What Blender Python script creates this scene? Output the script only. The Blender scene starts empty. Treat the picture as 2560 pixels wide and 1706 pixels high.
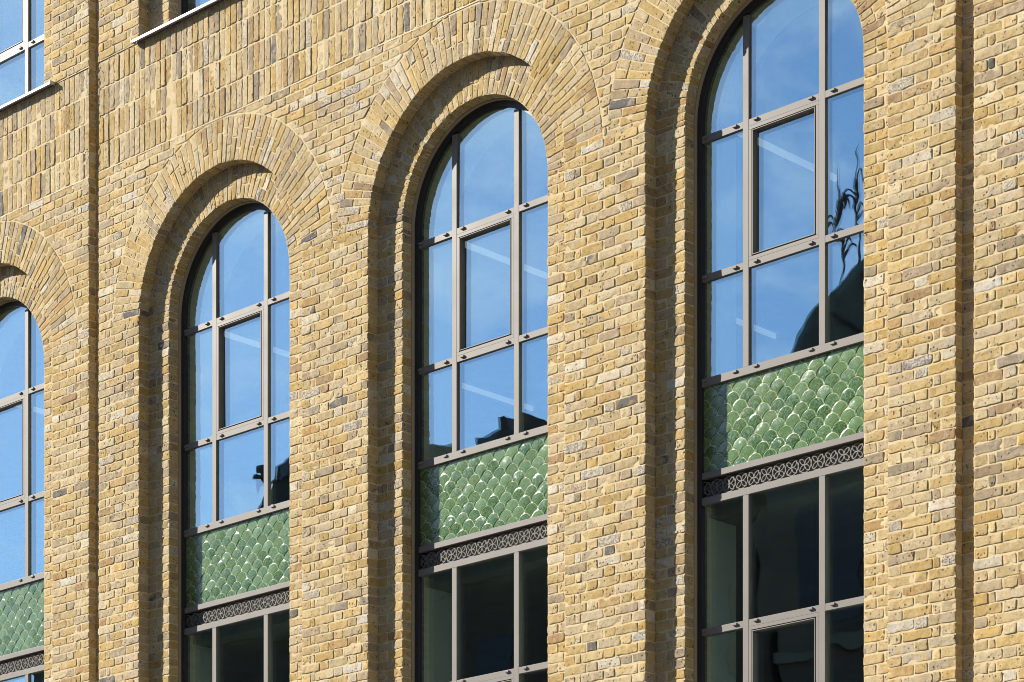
import bpy, math, random
import numpy as np
from mathutils import Vector

# ------------------------------------------------------------------ camera, sky, sun, exposure
SC = bpy.context.scene
COL = SC.collection
YAW = math.radians(43.8)
cam_d = bpy.data.cameras.new("camera")
cam = bpy.data.objects.new("camera", cam_d)
COL.objects.link(cam)
cam.location = (13.9735, -14.5714, 1.6)
cam.rotation_euler = (math.radians(90), 0, YAW)
cam_d.sensor_width = 36.0
cam_d.lens = 6664.8 / 2560 * 36
cam_d.shift_y = (3118 - 853) / 2560
cam_d.clip_start = 0.1
cam_d.clip_end = 2000
SC.camera = cam

SUN_TO = Vector((-1.76, -1.0, 1.2)).normalized()          # towards the sun
SUN_EL = math.asin(SUN_TO.z)
SUN_AZ = math.atan2(SUN_TO.x, SUN_TO.y)                    # clockwise from +Y
world = bpy.data.worlds.new("World")
SC.world = world
world.use_nodes = True
wn, wl = world.node_tree.nodes, world.node_tree.links
wn.clear()
sky = wn.new("ShaderNodeTexSky")
sky.sky_type = 'NISHITA'
sky.sun_disc = False
sky.sun_elevation = SUN_EL
sky.sun_rotation = SUN_AZ
sky.altitude = 200
sky.air_density = 1.0
sky.dust_density = 0.25
sky.ozone_density = 5.0
bg = wn.new("ShaderNodeBackground")
bg.inputs[1].default_value = 0.030
wo = wn.new("ShaderNodeOutputWorld")
# thin high cloud wisps in the sky
tc = wn.new("ShaderNodeTexCoord")
mp = wn.new("ShaderNodeMapping")
mp.inputs['Scale'].default_value = (3.0, 3.0, 7.0)
nz = wn.new("ShaderNodeTexNoise")
nz.inputs['Scale'].default_value = 3.2
nz.inputs['Detail'].default_value = 7
nz.inputs['Roughness'].default_value = 0.55
nz.inputs['Distortion'].default_value = 0.6
cr = wn.new("ShaderNodeValToRGB")
cr.color_ramp.elements[0].position = 0.47
cr.color_ramp.elements[0].color = (0, 0, 0, 1)
cr.color_ramp.elements[1].position = 0.70
cr.color_ramp.elements[1].color = (0.42, 0.42, 0.42, 1)
mx = wn.new("ShaderNodeMix")
mx.data_type = 'RGBA'
mx.inputs['B'].default_value = (26.0, 27.0, 29.0, 1)
wl.new(tc.outputs['Generated'], mp.inputs['Vector'])
wl.new(mp.outputs['Vector'], nz.inputs['Vector'])
wl.new(nz.outputs['Fac'], cr.inputs['Fac'])
wl.new(cr.outputs['Color'], mx.inputs['Factor'])
# extra brightness added to the sky round the sun, so the glass reflects brighter
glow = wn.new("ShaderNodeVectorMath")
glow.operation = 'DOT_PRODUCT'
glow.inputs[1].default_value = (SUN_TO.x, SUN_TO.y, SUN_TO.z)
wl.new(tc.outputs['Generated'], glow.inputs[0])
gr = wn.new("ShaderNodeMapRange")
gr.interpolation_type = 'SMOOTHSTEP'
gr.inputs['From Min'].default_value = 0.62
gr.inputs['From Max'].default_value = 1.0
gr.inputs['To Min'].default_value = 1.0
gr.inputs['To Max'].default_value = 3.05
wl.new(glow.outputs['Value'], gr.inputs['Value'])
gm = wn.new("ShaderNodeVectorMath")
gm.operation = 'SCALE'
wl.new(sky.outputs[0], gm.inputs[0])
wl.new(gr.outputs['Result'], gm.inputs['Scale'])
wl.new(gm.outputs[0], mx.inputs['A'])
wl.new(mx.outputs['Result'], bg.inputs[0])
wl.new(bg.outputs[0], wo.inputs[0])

sun_d = bpy.data.lights.new("sun", 'SUN')
sun_d.energy = 5.0
sun_d.angle = math.radians(0.53)
sun_d.color = (1.0, 0.93, 0.82)
sun = bpy.data.objects.new("sun", sun_d)
COL.objects.link(sun)
sun.location = (-20, -20, 30)
sun.rotation_euler = (-SUN_TO).to_track_quat('-Z', 'Y').to_euler()

vs = SC.view_settings
vs.view_transform = 'Standard'
vs.look = 'None'
vs.exposure = 1.14
vs.gamma = 1.0
vs.use_curve_mapping = False
SC.render.film_transparent = False
SC.cycles.max_bounces = 8
SC.cycles.diffuse_bounces = 3
SC.cycles.glossy_bounces = 5
SC.cycles.transparent_max_bounces = 12
SC.cycles.use_denoising = True
SC.cycles.filter_width = 0.9

RNG = np.random.default_rng(7)
random.seed(7)

# ------------------------------------------------------------------ measures of the facade (metres; wall face at y = 0, outward is -y)
D1 = 0.1125                 # first recess
D2 = 0.215                  # brick reveal ends
YF = 0.245                  # face of the window frames
YG = 0.264                  # face of the glass
RO, RI, RE = 1.068, 0.79, 1.44
ZS = 9.70                   # springing
BAY = 9.25
GROOVE_L, GROOVE_R, GROOVE_D = 4.012, 4.148, 0.076
WC = [-3.456, -0.527, 2.402]
BAYS = [(-5.095 - BAY, 4.012 - BAY), (-5.095, 4.012), (-5.095 + BAY, 4.012 + BAY)]
X0, X1, ZB, ZT = -8.5, 6.9, 4.15, 14.5   # the field where bricks are laid one by one
SOLD_B, SOLD_T = 11.165, 12.14
CO = 0.075

# ------------------------------------------------------------------ small helpers
def link(o, parent=None):
    COL.objects.link(o)
    if parent is not None:
        o.parent = parent
    return o

def tag(o, label=None, cat=None, group=None, kind=None):
    for k, v in (("label", label), ("category", cat), ("group", group), ("kind", kind)):
        if v:
            o[k] = v
    return o

def empty(name, loc=(0, 0, 0), parent=None):
    o = bpy.data.objects.new(name, None)
    o.location = loc
    o.empty_display_size = 0.2
    return link(o, parent)

class MB:
    """collects boxes, prisms and strips; build() links them as one mesh object"""
    def __init__(s):
        s.v, s.f = [], []
    def box(s, x0, x1, y0, y1, z0, z1):
        b = len(s.v)
        s.v += [(x0, y0, z0), (x1, y0, z0), (x1, y1, z0), (x0, y1, z0), (x0, y0, z1), (x1, y0, z1), (x1, y1, z1), (x0, y1, z1)]
        s.f += [tuple(b + i for i in q) for q in ((0, 3, 2, 1), (4, 5, 6, 7), (0, 1, 5, 4), (1, 2, 6, 5), (2, 3, 7, 6), (3, 0, 4, 7))]
        return s
    def prism(s, poly, y0, y1):
        """poly: counter-clockwise (x, z) outline seen from the street, extruded from y0 (front) to y1"""
        b, n = len(s.v), len(poly)
        s.v += [(x, y0, z) for x, z in poly] + [(x, y1, z) for x, z in poly]
        s.f.append(tuple(b + i for i in range(n)))
        s.f.append(tuple(b + n + i for i in reversed(range(n))))
        for i in range(n):
            j = (i + 1) % n
            s.f.append((b + i, b + n + i, b + n + j, b + j))
        return s
    def band(s, pa, pb, y0, y1, closed=False):
        """solid between two (x, z) polylines of equal length"""
        n = len(pa)
        b = len(s.v)
        for (xa, za), (xb, zb) in zip(pa, pb):
            s.v += [(xa, y0, za), (xb, y0, zb), (xb, y1, zb), (xa, y1, za)]
        for i in range(n - 1):
            p, q = b + 4 * i, b + 4 * (i + 1)
            for k in range(4):
                s.f.append((p + k, p + (k + 1) % 4, q + (k + 1) % 4, q + k))
        if not closed:
            s.f.append((b, b + 3, b + 2, b + 1))
            e = b + 4 * (n - 1)
            s.f.append((e, e + 1, e + 2, e + 3))
        return s
    def quad(s, a, b, c, d):
        i = len(s.v)
        s.v += [a, b, c, d]
        s.f.append((i, i + 1, i + 2, i + 3))
        return s
    def build(s, name, m, parent=None, bevel=0.0, smooth=False):
        me = bpy.data.meshes.new(name)
        me.from_pydata(s.v, [], s.f)
        me.materials.append(m)
        me.update()
        if smooth:
            me.polygons.foreach_set("use_smooth", [True] * len(me.polygons))
        o = link(bpy.data.objects.new(name, me), parent)
        if bevel:
            bv = o.modifiers.new("bevel", 'BEVEL')
            bv.width = bevel
            bv.segments = 2
            bv.limit_method = 'ANGLE'
        return o

def arc(xc, zc, r, a0, a1, n):
    return [(xc + r * math.cos(a0 + (a1 - a0) * i / n), zc + r * math.sin(a0 + (a1 - a0) * i / n)) for i in range(n + 1)]

# ------------------------------------------------------------------ materials
def mat(name):
    m = bpy.data.materials.new(name)
    m.use_nodes = True
    n, l = m.node_tree.nodes, m.node_tree.links
    return m, n, l, n["Principled BSDF"]

def noise(n, scale, detail=4, rough=0.55, vec=None, l=None, dist=0.0):
    t = n.new("ShaderNodeTexNoise")
    t.inputs['Scale'].default_value = scale
    t.inputs['Detail'].default_value = detail
    t.inputs['Roughness'].default_value = rough
    t.inputs['Distortion'].default_value = dist
    if vec is not None:
        l.new(vec, t.inputs['Vector'])
    return t

def ramp(n, l, src, p0, p1, c0=0.0, c1=1.0):
    r = n.new("ShaderNodeMapRange")
    r.inputs['From Min'].default_value = p0
    r.inputs['From Max'].default_value = p1
    r.inputs['To Min'].default_value = c0
    r.inputs['To Max'].default_value = c1
    l.new(src, r.inputs['Value'])
    return r.outputs['Result']

def math_(n, l, op, a, b):
    r = n.new("ShaderNodeMath")
    r.operation = op
    for i, x in enumerate((a, b)):
        if isinstance(x, (int, float)):
            r.inputs[i].default_value = x
        else:
            l.new(x, r.inputs[i])
    return r.outputs[0]

def mixc(n, l, fac, a, b, mode='MIX'):
    r = n.new("ShaderNodeMix")
    r.data_type = 'RGBA'
    r.blend_type = mode
    for key, x in (('Factor', fac), ('A', a), ('B', b)):
        if isinstance(x, (int, float)):
            r.inputs[key].default_value = x
        elif isinstance(x, tuple):
            r.inputs[key].default_value = x if len(x) == 4 else (*x, 1)
        else:
            l.new(x, r.inputs[key])
    return r.outputs['Result']

def bump(n, l, h, strength, dist, normal=None):
    b = n.new("ShaderNodeBump")
    b.inputs['Strength'].default_value = strength
    b.inputs['Distance'].default_value = dist
    l.new(h, b.inputs['Height'])
    if normal is not None:
        l.new(normal, b.inputs['Normal'])
    return b.outputs[0]

def brick_material():
    m, n, l, p = mat("stock_brick")
    tcd = n.new("ShaderNodeTexCoord").outputs['Object']
    at = n.new("ShaderNodeAttribute")
    at.attribute_name = "tint"
    at2 = n.new("ShaderNodeAttribute")
    at2.attribute_name = "tint_two"
    rnd = at.outputs['Alpha']
    # every brick samples another place of the noise
    off = n.new("ShaderNodeVectorMath")
    off.operation = 'ADD'
    cx = n.new("ShaderNodeCombineXYZ")
    for i in range(3):
        l.new(math_(n, l, 'MULTIPLY', rnd, 37.0 + 11 * i), cx.inputs[i])
    l.new(tcd, off.inputs[0])
    l.new(cx.outputs[0], off.inputs[1])
    vec = off.outputs[0]
    big = noise(n, 9, 4, 0.6, vec, l, 0.8).outputs['Fac']
    mid = noise(n, 42, 5, 0.65, vec, l, 0.4).outputs['Fac']
    fine = noise(n, 190, 4, 0.7, vec, l).outputs['Fac']
    two = ramp(n, l, big, 0.46, 0.56)
    two = math_(n, l, 'MULTIPLY', two, ramp(n, l, rnd, 0.0, 1.0, 0.5, 1.0))
    c = mixc(n, l, two, at.outputs['Color'], at2.outputs['Color'])
    c = mixc(n, l, ramp(n, l, mid, 0.4, 0.7, 0.0, 0.9), c, mixc(n, l, 1.0, c, (1.16, 1.14, 1.12), 'MULTIPLY'))
    c = mixc(n, l, ramp(n, l, mid, 0.48, 0.30, 0.0, 0.8), c, mixc(n, l, 1.0, c, (0.74, 0.66, 0.50), 'MULTIPLY'))
    c = mixc(n, l, ramp(n, l, fine, 0.46, 0.64, 0.0, 0.8), c, mixc(n, l, 1.0, c, (0.68, 0.58, 0.45), 'MULTIPLY'))
    # lime bloom and pale mortar smears
    sm = noise(n, 16, 5, 0.7, vec, l, 1.2).outputs['Fac']
    smf = math_(n, l, 'MULTIPLY', ramp(n, l, sm, 0.56, 0.70), ramp(n, l, rnd, 0.15, 1.0, 0.05, 0.6))
    c = mixc(n, l, smf, c, (0.60, 0.53, 0.42))
    # soot pits and cinder specks
    vo = n.new("ShaderNodeTexVoronoi")
    vo.inputs['Scale'].default_value = 36
    vo.inputs['Randomness'].default_value = 1.0
    l.new(vec, vo.inputs['Vector'])
    pz = noise(n, 15, 3, 0.6, vec, l).outputs['Fac']
    lim = ramp(n, l, pz, 0.40, 0.66, 0.03, 0.40)
    pit = n.new("ShaderNodeMapRange")
    pit.inputs['To Min'].default_value = 1.0
    pit.inputs['To Max'].default_value = 0.0
    l.new(vo.outputs['Distance'], pit.inputs['Value'])
    l.new(math_(n, l, 'MULTIPLY', lim, 0.55), pit.inputs['From Min'])
    l.new(lim, pit.inputs['From Max'])
    pitf = pit.outputs['Result']
    c = mixc(n, l, math_(n, l, 'MULTIPLY', pitf, 0.8), c, (0.045, 0.034, 0.026))
    wea = noise(n, 0.9, 4, 0.55, tcd, l, 0.6).outputs['Fac']
    c = mixc(n, l, ramp(n, l, wea, 0.38, 0.66, 0.0, 0.55), c, mixc(n, l, 1.0, c, (0.86, 0.83, 0.78), 'MULTIPLY'))
    # a few cindery bricks, peppered black and white
    cz = noise(n, 75, 3, 0.7, vec, l, 0.6).outputs['Fac']
    cin = mixc(n, l, ramp(n, l, cz, 0.46, 0.54), (0.17, 0.155, 0.135), (0.48, 0.44, 0.37))
    sel = math_(n, l, 'MULTIPLY', math_(n, l, 'GREATER_THAN', rnd, 0.970), ramp(n, l, big, 0.38, 0.52))
    c = mixc(n, l, math_(n, l, 'MULTIPLY', sel, 0.85), c, cin)
    l.new(c, p.inputs['Base Color'])
    p.inputs['Roughness'].default_value = 0.92
    p.inputs['Specular IOR Level'].default_value = 0.25
    hgt = math_(n, l, 'ADD', math_(n, l, 'MULTIPLY', mid, 1.0), math_(n, l, 'MULTIPLY', fine, 0.55))
    hgt = math_(n, l, 'SUBTRACT', hgt, math_(n, l, 'MULTIPLY', pitf, 0.9))
    l.new(bump(n, l, hgt, 0.75, 0.0045), p.inputs['Normal'])
    return m

def mortar_material(name="lime_mortar", c0=(0.48, 0.385, 0.225), c1=(0.57, 0.475, 0.30)):
    m, n, l, p = mat(name)
    tcd = n.new("ShaderNodeTexCoord").outputs['Object']
    a = noise(n, 3.0, 5, 0.6, tcd, l).outputs['Fac']
    b = noise(n, 70, 5, 0.7, tcd, l).outputs['Fac']
    c = mixc(n, l, ramp(n, l, a, 0.3, 0.7), c0, c1)
    c = mixc(n, l, ramp(n, l, b, 0.5, 0.3, 0, 0.5), c, mixc(n, l, 1.0, c, (0.72, 0.68, 0.6), 'MULTIPLY'))
    l.new(c, p.inputs['Base Color'])
    p.inputs['Roughness'].default_value = 0.95
    p.inputs['Specular IOR Level'].default_value = 0.2
    l.new(bump(n, l, b, 0.8, 0.004), p.inputs['Normal'])
    return m

def paint_material(name, col, rough=0.42, metal=0.0, var=0.06, spec=0.5):
    m, n, l, p = mat(name)
    tcd = n.new("ShaderNodeTexCoord").outputs['Object']
    a = noise(n, 2.2, 4, 0.6, tcd, l).outputs['Fac']
    b = noise(n, 260, 2, 0.5, tcd, l).outputs['Fac']
    d = tuple(x * (1 - var * 2) for x in col)
    c = mixc(n, l, ramp(n, l, a, 0.35, 0.65), d, col)
    l.new(c, p.inputs['Base Color'])
    p.inputs['Metallic'].default_value = metal
    l.new(ramp(n, l, a, 0.3, 0.7, rough - 0.06, rough + 0.08), p.inputs['Roughness'])
    p.inputs['Specular IOR Level'].default_value = spec
    l.new(bump(n, l, b, 0.08, 0.001), p.inputs['Normal'])
    return m

def glass_material():
    m, n, l, p = mat("coated_glass")
    n.remove(p)
    out = n["Material Output"]
    tcd = n.new("ShaderNodeTexCoord")
    oi = n.new("ShaderNodeObjectInfo")
    off = n.new("ShaderNodeVectorMath")
    off.operation = 'ADD'
    cx = n.new("ShaderNodeCombineXYZ")
    for i in range(3):
        l.new(math_(n, l, 'MULTIPLY', oi.outputs['Random'], 17.0 + 9 * i), cx.inputs[i])
    l.new(tcd.outputs['Object'], off.inputs[0])
    l.new(cx.outputs[0], off.inputs[1])
    h1 = noise(n, 1.5, 1, 0.4, off.outputs[0], l).outputs['Fac']
    h2 = noise(n, 5.0, 1, 0.4, off.outputs[0], l).outputs['Fac']
    h = math_(n, l, 'ADD', h1, math_(n, l, 'MULTIPLY', h2, 0.10))
    nrm = bump(n, l, h, 1.0, 0.0024)
    gl = n.new("ShaderNodeBsdfGlossy")
    gl.inputs['Color'].default_value = (0.68, 0.89, 1.0, 1)
    gl.inputs['Roughness'].default_value = 0.0
    l.new(nrm, gl.inputs['Normal'])
    tr = n.new("ShaderNodeBsdfTransparent")
    tr.inputs['Color'].default_value = (0.90, 0.97, 0.92, 1)
    mixs = n.new("ShaderNodeMixShader")
    mixs.inputs[0].default_value = 0.32
    l.new(tr.outputs[0], mixs.inputs[1])
    l.new(gl.outputs[0], mixs.inputs[2])
    l.new(mixs.outputs[0], out.inputs['Surface'])
    return m

def tile_material():
    m, n, l, p = mat("green_glaze")
    tcd = n.new("ShaderNodeTexCoord").outputs['Object']
    at = n.new("ShaderNodeAttribute")
    at.attribute_name = "tile"
    sep = n.new("ShaderNodeSeparateColor")
    l.new(at.outputs['Color'], sep.inputs[0])
    rnd, edge, rnd2 = sep.outputs
    oi = n.new("ShaderNodeObjectInfo").outputs['Random']
    r2 = math_(n, l, 'FRACT', math_(n, l, 'ADD', rnd, math_(n, l, 'MULTIPLY', oi, 3.7)), 0)
    a = noise(n, 30, 5, 0.7, tcd, l, 2.2).outputs['Fac']
    b = noise(n, 120, 4, 0.7, tcd, l).outputs['Fac']
    r2 = ramp(n, l, r2, 0.25, 0.8)
    c = mixc(n, l, r2, (0.018, 0.062, 0.004), (0.080, 0.150, 0.048))
    c = mixc(n, l, ramp(n, l, rnd2, 0.55, 1.0, 0.0, 0.6), c, (0.08, 0.13, 0.025))
    c = mixc(n, l, ramp(n, l, a, 0.44, 0.62, 0, 0.9), c, (0.125, 0.20, 0.085))
    c = mixc(n, l, ramp(n, l, b, 0.52, 0.70, 0, 0.30), c, (0.26, 0.33, 0.20))
    c = mixc(n, l, ramp(n, l, edge, 0.25, 0.11, 0, 0.62), c, (0.42, 0.49, 0.30))
    l.new(c, p.inputs['Base Color'])
    l.new(ramp(n, l, b, 0.3, 0.8, 0.04, 0.14), p.inputs['Roughness'])
    p.inputs['IOR'].default_value = 1.70
    hh = math_(n, l, 'ADD', a, math_(n, l, 'MULTIPLY', b, 0.3))
    nr = bump(n, l, hh, 0.5, 0.0024)
    l.new(nr, p.inputs['Normal'])
    return m

def plain_brick_material():
    """far parts of the wall beyond the laid bricks"""
    m, n, l, p = mat("stock_brick_far")
    tcd = n.new("ShaderNodeTexCoord").outputs['Object']
    sx = n.new("ShaderNodeSeparateXYZ")
    l.new(tcd, sx.inputs[0])
    cx = n.new("ShaderNodeCombineXYZ")
    l.new(math_(n, l, 'ADD', sx.outputs[0], sx.outputs[1]), cx.inputs[0])
    l.new(sx.outputs[2], cx.inputs[1])
    t = n.new("ShaderNodeTexBrick")
    t.inputs['Scale'].default_value = 1.0
    t.inputs['Brick Width'].default_value = 0.225
    t.inputs['Row Height'].default_value = 0.075
    t.inputs['Mortar Size'].default_value = 0.0045
    t.inputs['Color1'].default_value = (0.43, 0.33, 0.17, 1)
    t.inputs['Color2'].default_value = (0.33, 0.25, 0.14, 1)
    t.inputs['Mortar'].default_value = (0.50, 0.41, 0.25, 1)
    l.new(cx.outputs[0], t.inputs['Vector'])
    a = noise(n, 30, 5, 0.65, tcd, l).outputs['Fac']
    c = mixc(n, l, ramp(n, l, a, 0.35, 0.7, 0, 0.6), t.outputs['Color'], mixc(n, l, 1.0, t.outputs['Color'], (0.7, 0.66, 0.6), 'MULTIPLY'))
    l.new(c, p.inputs['Base Color'])
    p.inputs['Roughness'].default_value = 0.93
    l.new(bump(n, l, math_(n, l, 'SUBTRACT', a, t.outputs['Fac']), 0.6, 0.005), p.inputs['Normal'])
    return m

def rough_material(name, c0, c1, scale=3.0, rough=0.9):
    m, n, l, p = mat(name)
    tcd = n.new("ShaderNodeTexCoord").outputs['Object']
    a = noise(n, scale, 6, 0.65, tcd, l).outputs['Fac']
    l.new(mixc(n, l, ramp(n, l, a, 0.35, 0.65), c0, c1), p.inputs['Base Color'])
    p.inputs['Roughness'].default_value = rough
    l.new(bump(n, l, noise(n, scale * 20, 4, 0.6, tcd, l).outputs['Fac'], 0.3, 0.01), p.inputs['Normal'])
    return m

def emit_material(name, col, s):
    m, n, l, p = mat(name)
    p.inputs['Base Color'].default_value = (0.8, 0.8, 0.8, 1)
    p.inputs['Emission Color'].default_value = (*col, 1)
    p.inputs['Emission Strength'].default_value = s
    return m

M_BRICK = brick_material()
M_MORTAR = mortar_material()
M_FILLET = mortar_material("white_mortar", (0.66, 0.60, 0.50), (0.76, 0.71, 0.62))
M_FAR = plain_brick_material()
M_FRAME = paint_material("grey_beige_frame_paint", (0.175, 0.163, 0.150), 0.5, 0.0, 0.08, 0.22)
M_TRIM = paint_material("tan_sealant", (0.33, 0.27, 0.19), 0.8)
M_SILL = paint_material("pale_sill_metal", (0.58, 0.56, 0.57), 0.32, 0.25)
M_LEG = paint_material("black_outer_frame_paint", (0.022, 0.021, 0.024), 0.5)
M_GASKET = paint_material("black_rubber", (0.012, 0.012, 0.013), 0.6)
M_GLASS = glass_material()
M_TILE = tile_material()
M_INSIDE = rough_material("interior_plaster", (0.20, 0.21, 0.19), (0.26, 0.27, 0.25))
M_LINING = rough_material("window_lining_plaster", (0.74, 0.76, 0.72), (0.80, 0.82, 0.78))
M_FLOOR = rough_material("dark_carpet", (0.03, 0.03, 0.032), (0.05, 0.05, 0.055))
M_LAMP = emit_material("lamp_tube", (1.0, 0.97, 0.92), 0.13)
M_DARK = rough_material("dark_slate_cladding", (0.035, 0.034, 0.036), (0.10, 0.088, 0.078), 0.35, 0.7)
M_DARK2 = rough_material("dark_brown_brick", (0.035, 0.028, 0.024), (0.06, 0.05, 0.042), 2.0)
M_COPPER = rough_material("old_copper_roof", (0.07, 0.085, 0.08), (0.13, 0.15, 0.14), 0.8, 0.7)
M_WIN = paint_material("dark_window_glass", (0.02, 0.025, 0.035), 0.1)
M_ASPH = rough_material("asphalt", (0.045, 0.045, 0.047), (0.065, 0.0655, 0.062), 4.0)
M_PAVE = rough_material("paving_stone", (0.30, 0.28, 0.25), (0.38, 0.36, 0.32), 2.0)

# ------------------------------------------------------------------ bricks, laid one by one
PAL = [  # weight, colour (linear albedo), partner colour
    (26, (0.425, 0.345, 0.200), (0.42, 0.310, 0.140)),     # pale buff
    (18, (0.415, 0.305, 0.128), (0.43, 0.345, 0.195)),     # yellow
    (16, (0.450, 0.380, 0.245), (0.43, 0.340, 0.190)),     # cream
    (12, (0.400, 0.335, 0.235), (0.41, 0.320, 0.180)),     # mauve cream
    (8, (0.392, 0.280, 0.105), (0.42, 0.325, 0.165)),      # deep yellow
    (7, (0.345, 0.280, 0.185), (0.28, 0.225, 0.160)),      # grey buff
    (2.5, (0.352, 0.235, 0.100), (0.41, 0.305, 0.150)),    # orange brown
    (2, (0.290, 0.200, 0.110), (0.38, 0.28, 0.14)),        # brown
    (3.5, (0.49, 0.455, 0.375), (0.43, 0.365, 0.260)),     # limewashed
    (2.2, (0.235, 0.200, 0.150), (0.35, 0.285, 0.19)),     # burnt grey
    (0.7, (0.110, 0.108, 0.105), (0.26, 0.225, 0.18)),     # blue black
]
PW = np.array([p[0] for p in PAL], float)
PW /= PW.sum()

def new_tint():
    i = int(RNG.choice(len(PAL), p=PW))
    j = RNG.normal(1.0, 0.07)
    w = RNG.normal(0.0, 0.02)
    a = np.array(PAL[i][1]) * j * np.array([1 + w, 1, 1 - 2 * w])
    b = np.array(PAL[i][2]) * j
    if RNG.random() < 0.18:
        b = np.array(PAL[int(RNG.choice(len(PAL), p=PW))][1])
    return np.clip(a, 0.02, 0.75), np.clip(b, 0.02, 0.75), RNG.random()

_interp = {}
def interp(n, c):
    """smooth interpolation matrix from c random knots to n samples"""
    if (n, c) not in _interp:
        t = np.linspace(0, c - 1, n)
        Mx = np.zeros((n, c))
        for i, x in enumerate(t):
            k = min(int(x), c - 2)
            f = x - k
            f = f * f * (3 - 2 * f)
            Mx[i, k] += 1 - f
            Mx[i, k + 1] += f
        _interp[(n, c)] = Mx
    return _interp[(n, c)]

def field(ny, nx, cy, cx):
    return interp(ny, cy) @ RNG.standard_normal((cy, cx)) @ interp(nx, cx).T

_topo = {}
def topo(ny, nx):
    if (ny, nx) not in _topo:
        g = np.arange(ny * nx).reshape(ny, nx)
        q = np.stack([g[:-1, :-1], g[:-1, 1:], g[1:, 1:], g[1:, :-1]], -1).reshape(-1, 4)
        ring = np.concatenate([g[0, :], g[1:, -1], g[-1, -2::-1], g[-2:0:-1, 0]])
        k = len(ring)
        ra = ny * nx + np.arange(k)
        sk = ra + k
        r2, s2 = np.roll(ra, -1), np.roll(sk, -1)
        q2 = np.stack([ra, sk, s2, r2], -1)
        _topo[(ny, nx)] = (np.concatenate([q, q2]), ring)
    return _topo[(ny, nx)]

def params(L, step):
    e = [0.0, 0.0022, 0.008]
    inner = max(1, int(round((L - 0.018) / step)))
    if L < 0.026:
        return np.array([0, .2, .5, .8, 1.0])
    mid = np.linspace(0.008, L - 0.008, inner + 1)[1:-1]
    return np.concatenate([e, mid, [L - 0.008, L - 0.0022, L]]) / L

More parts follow.
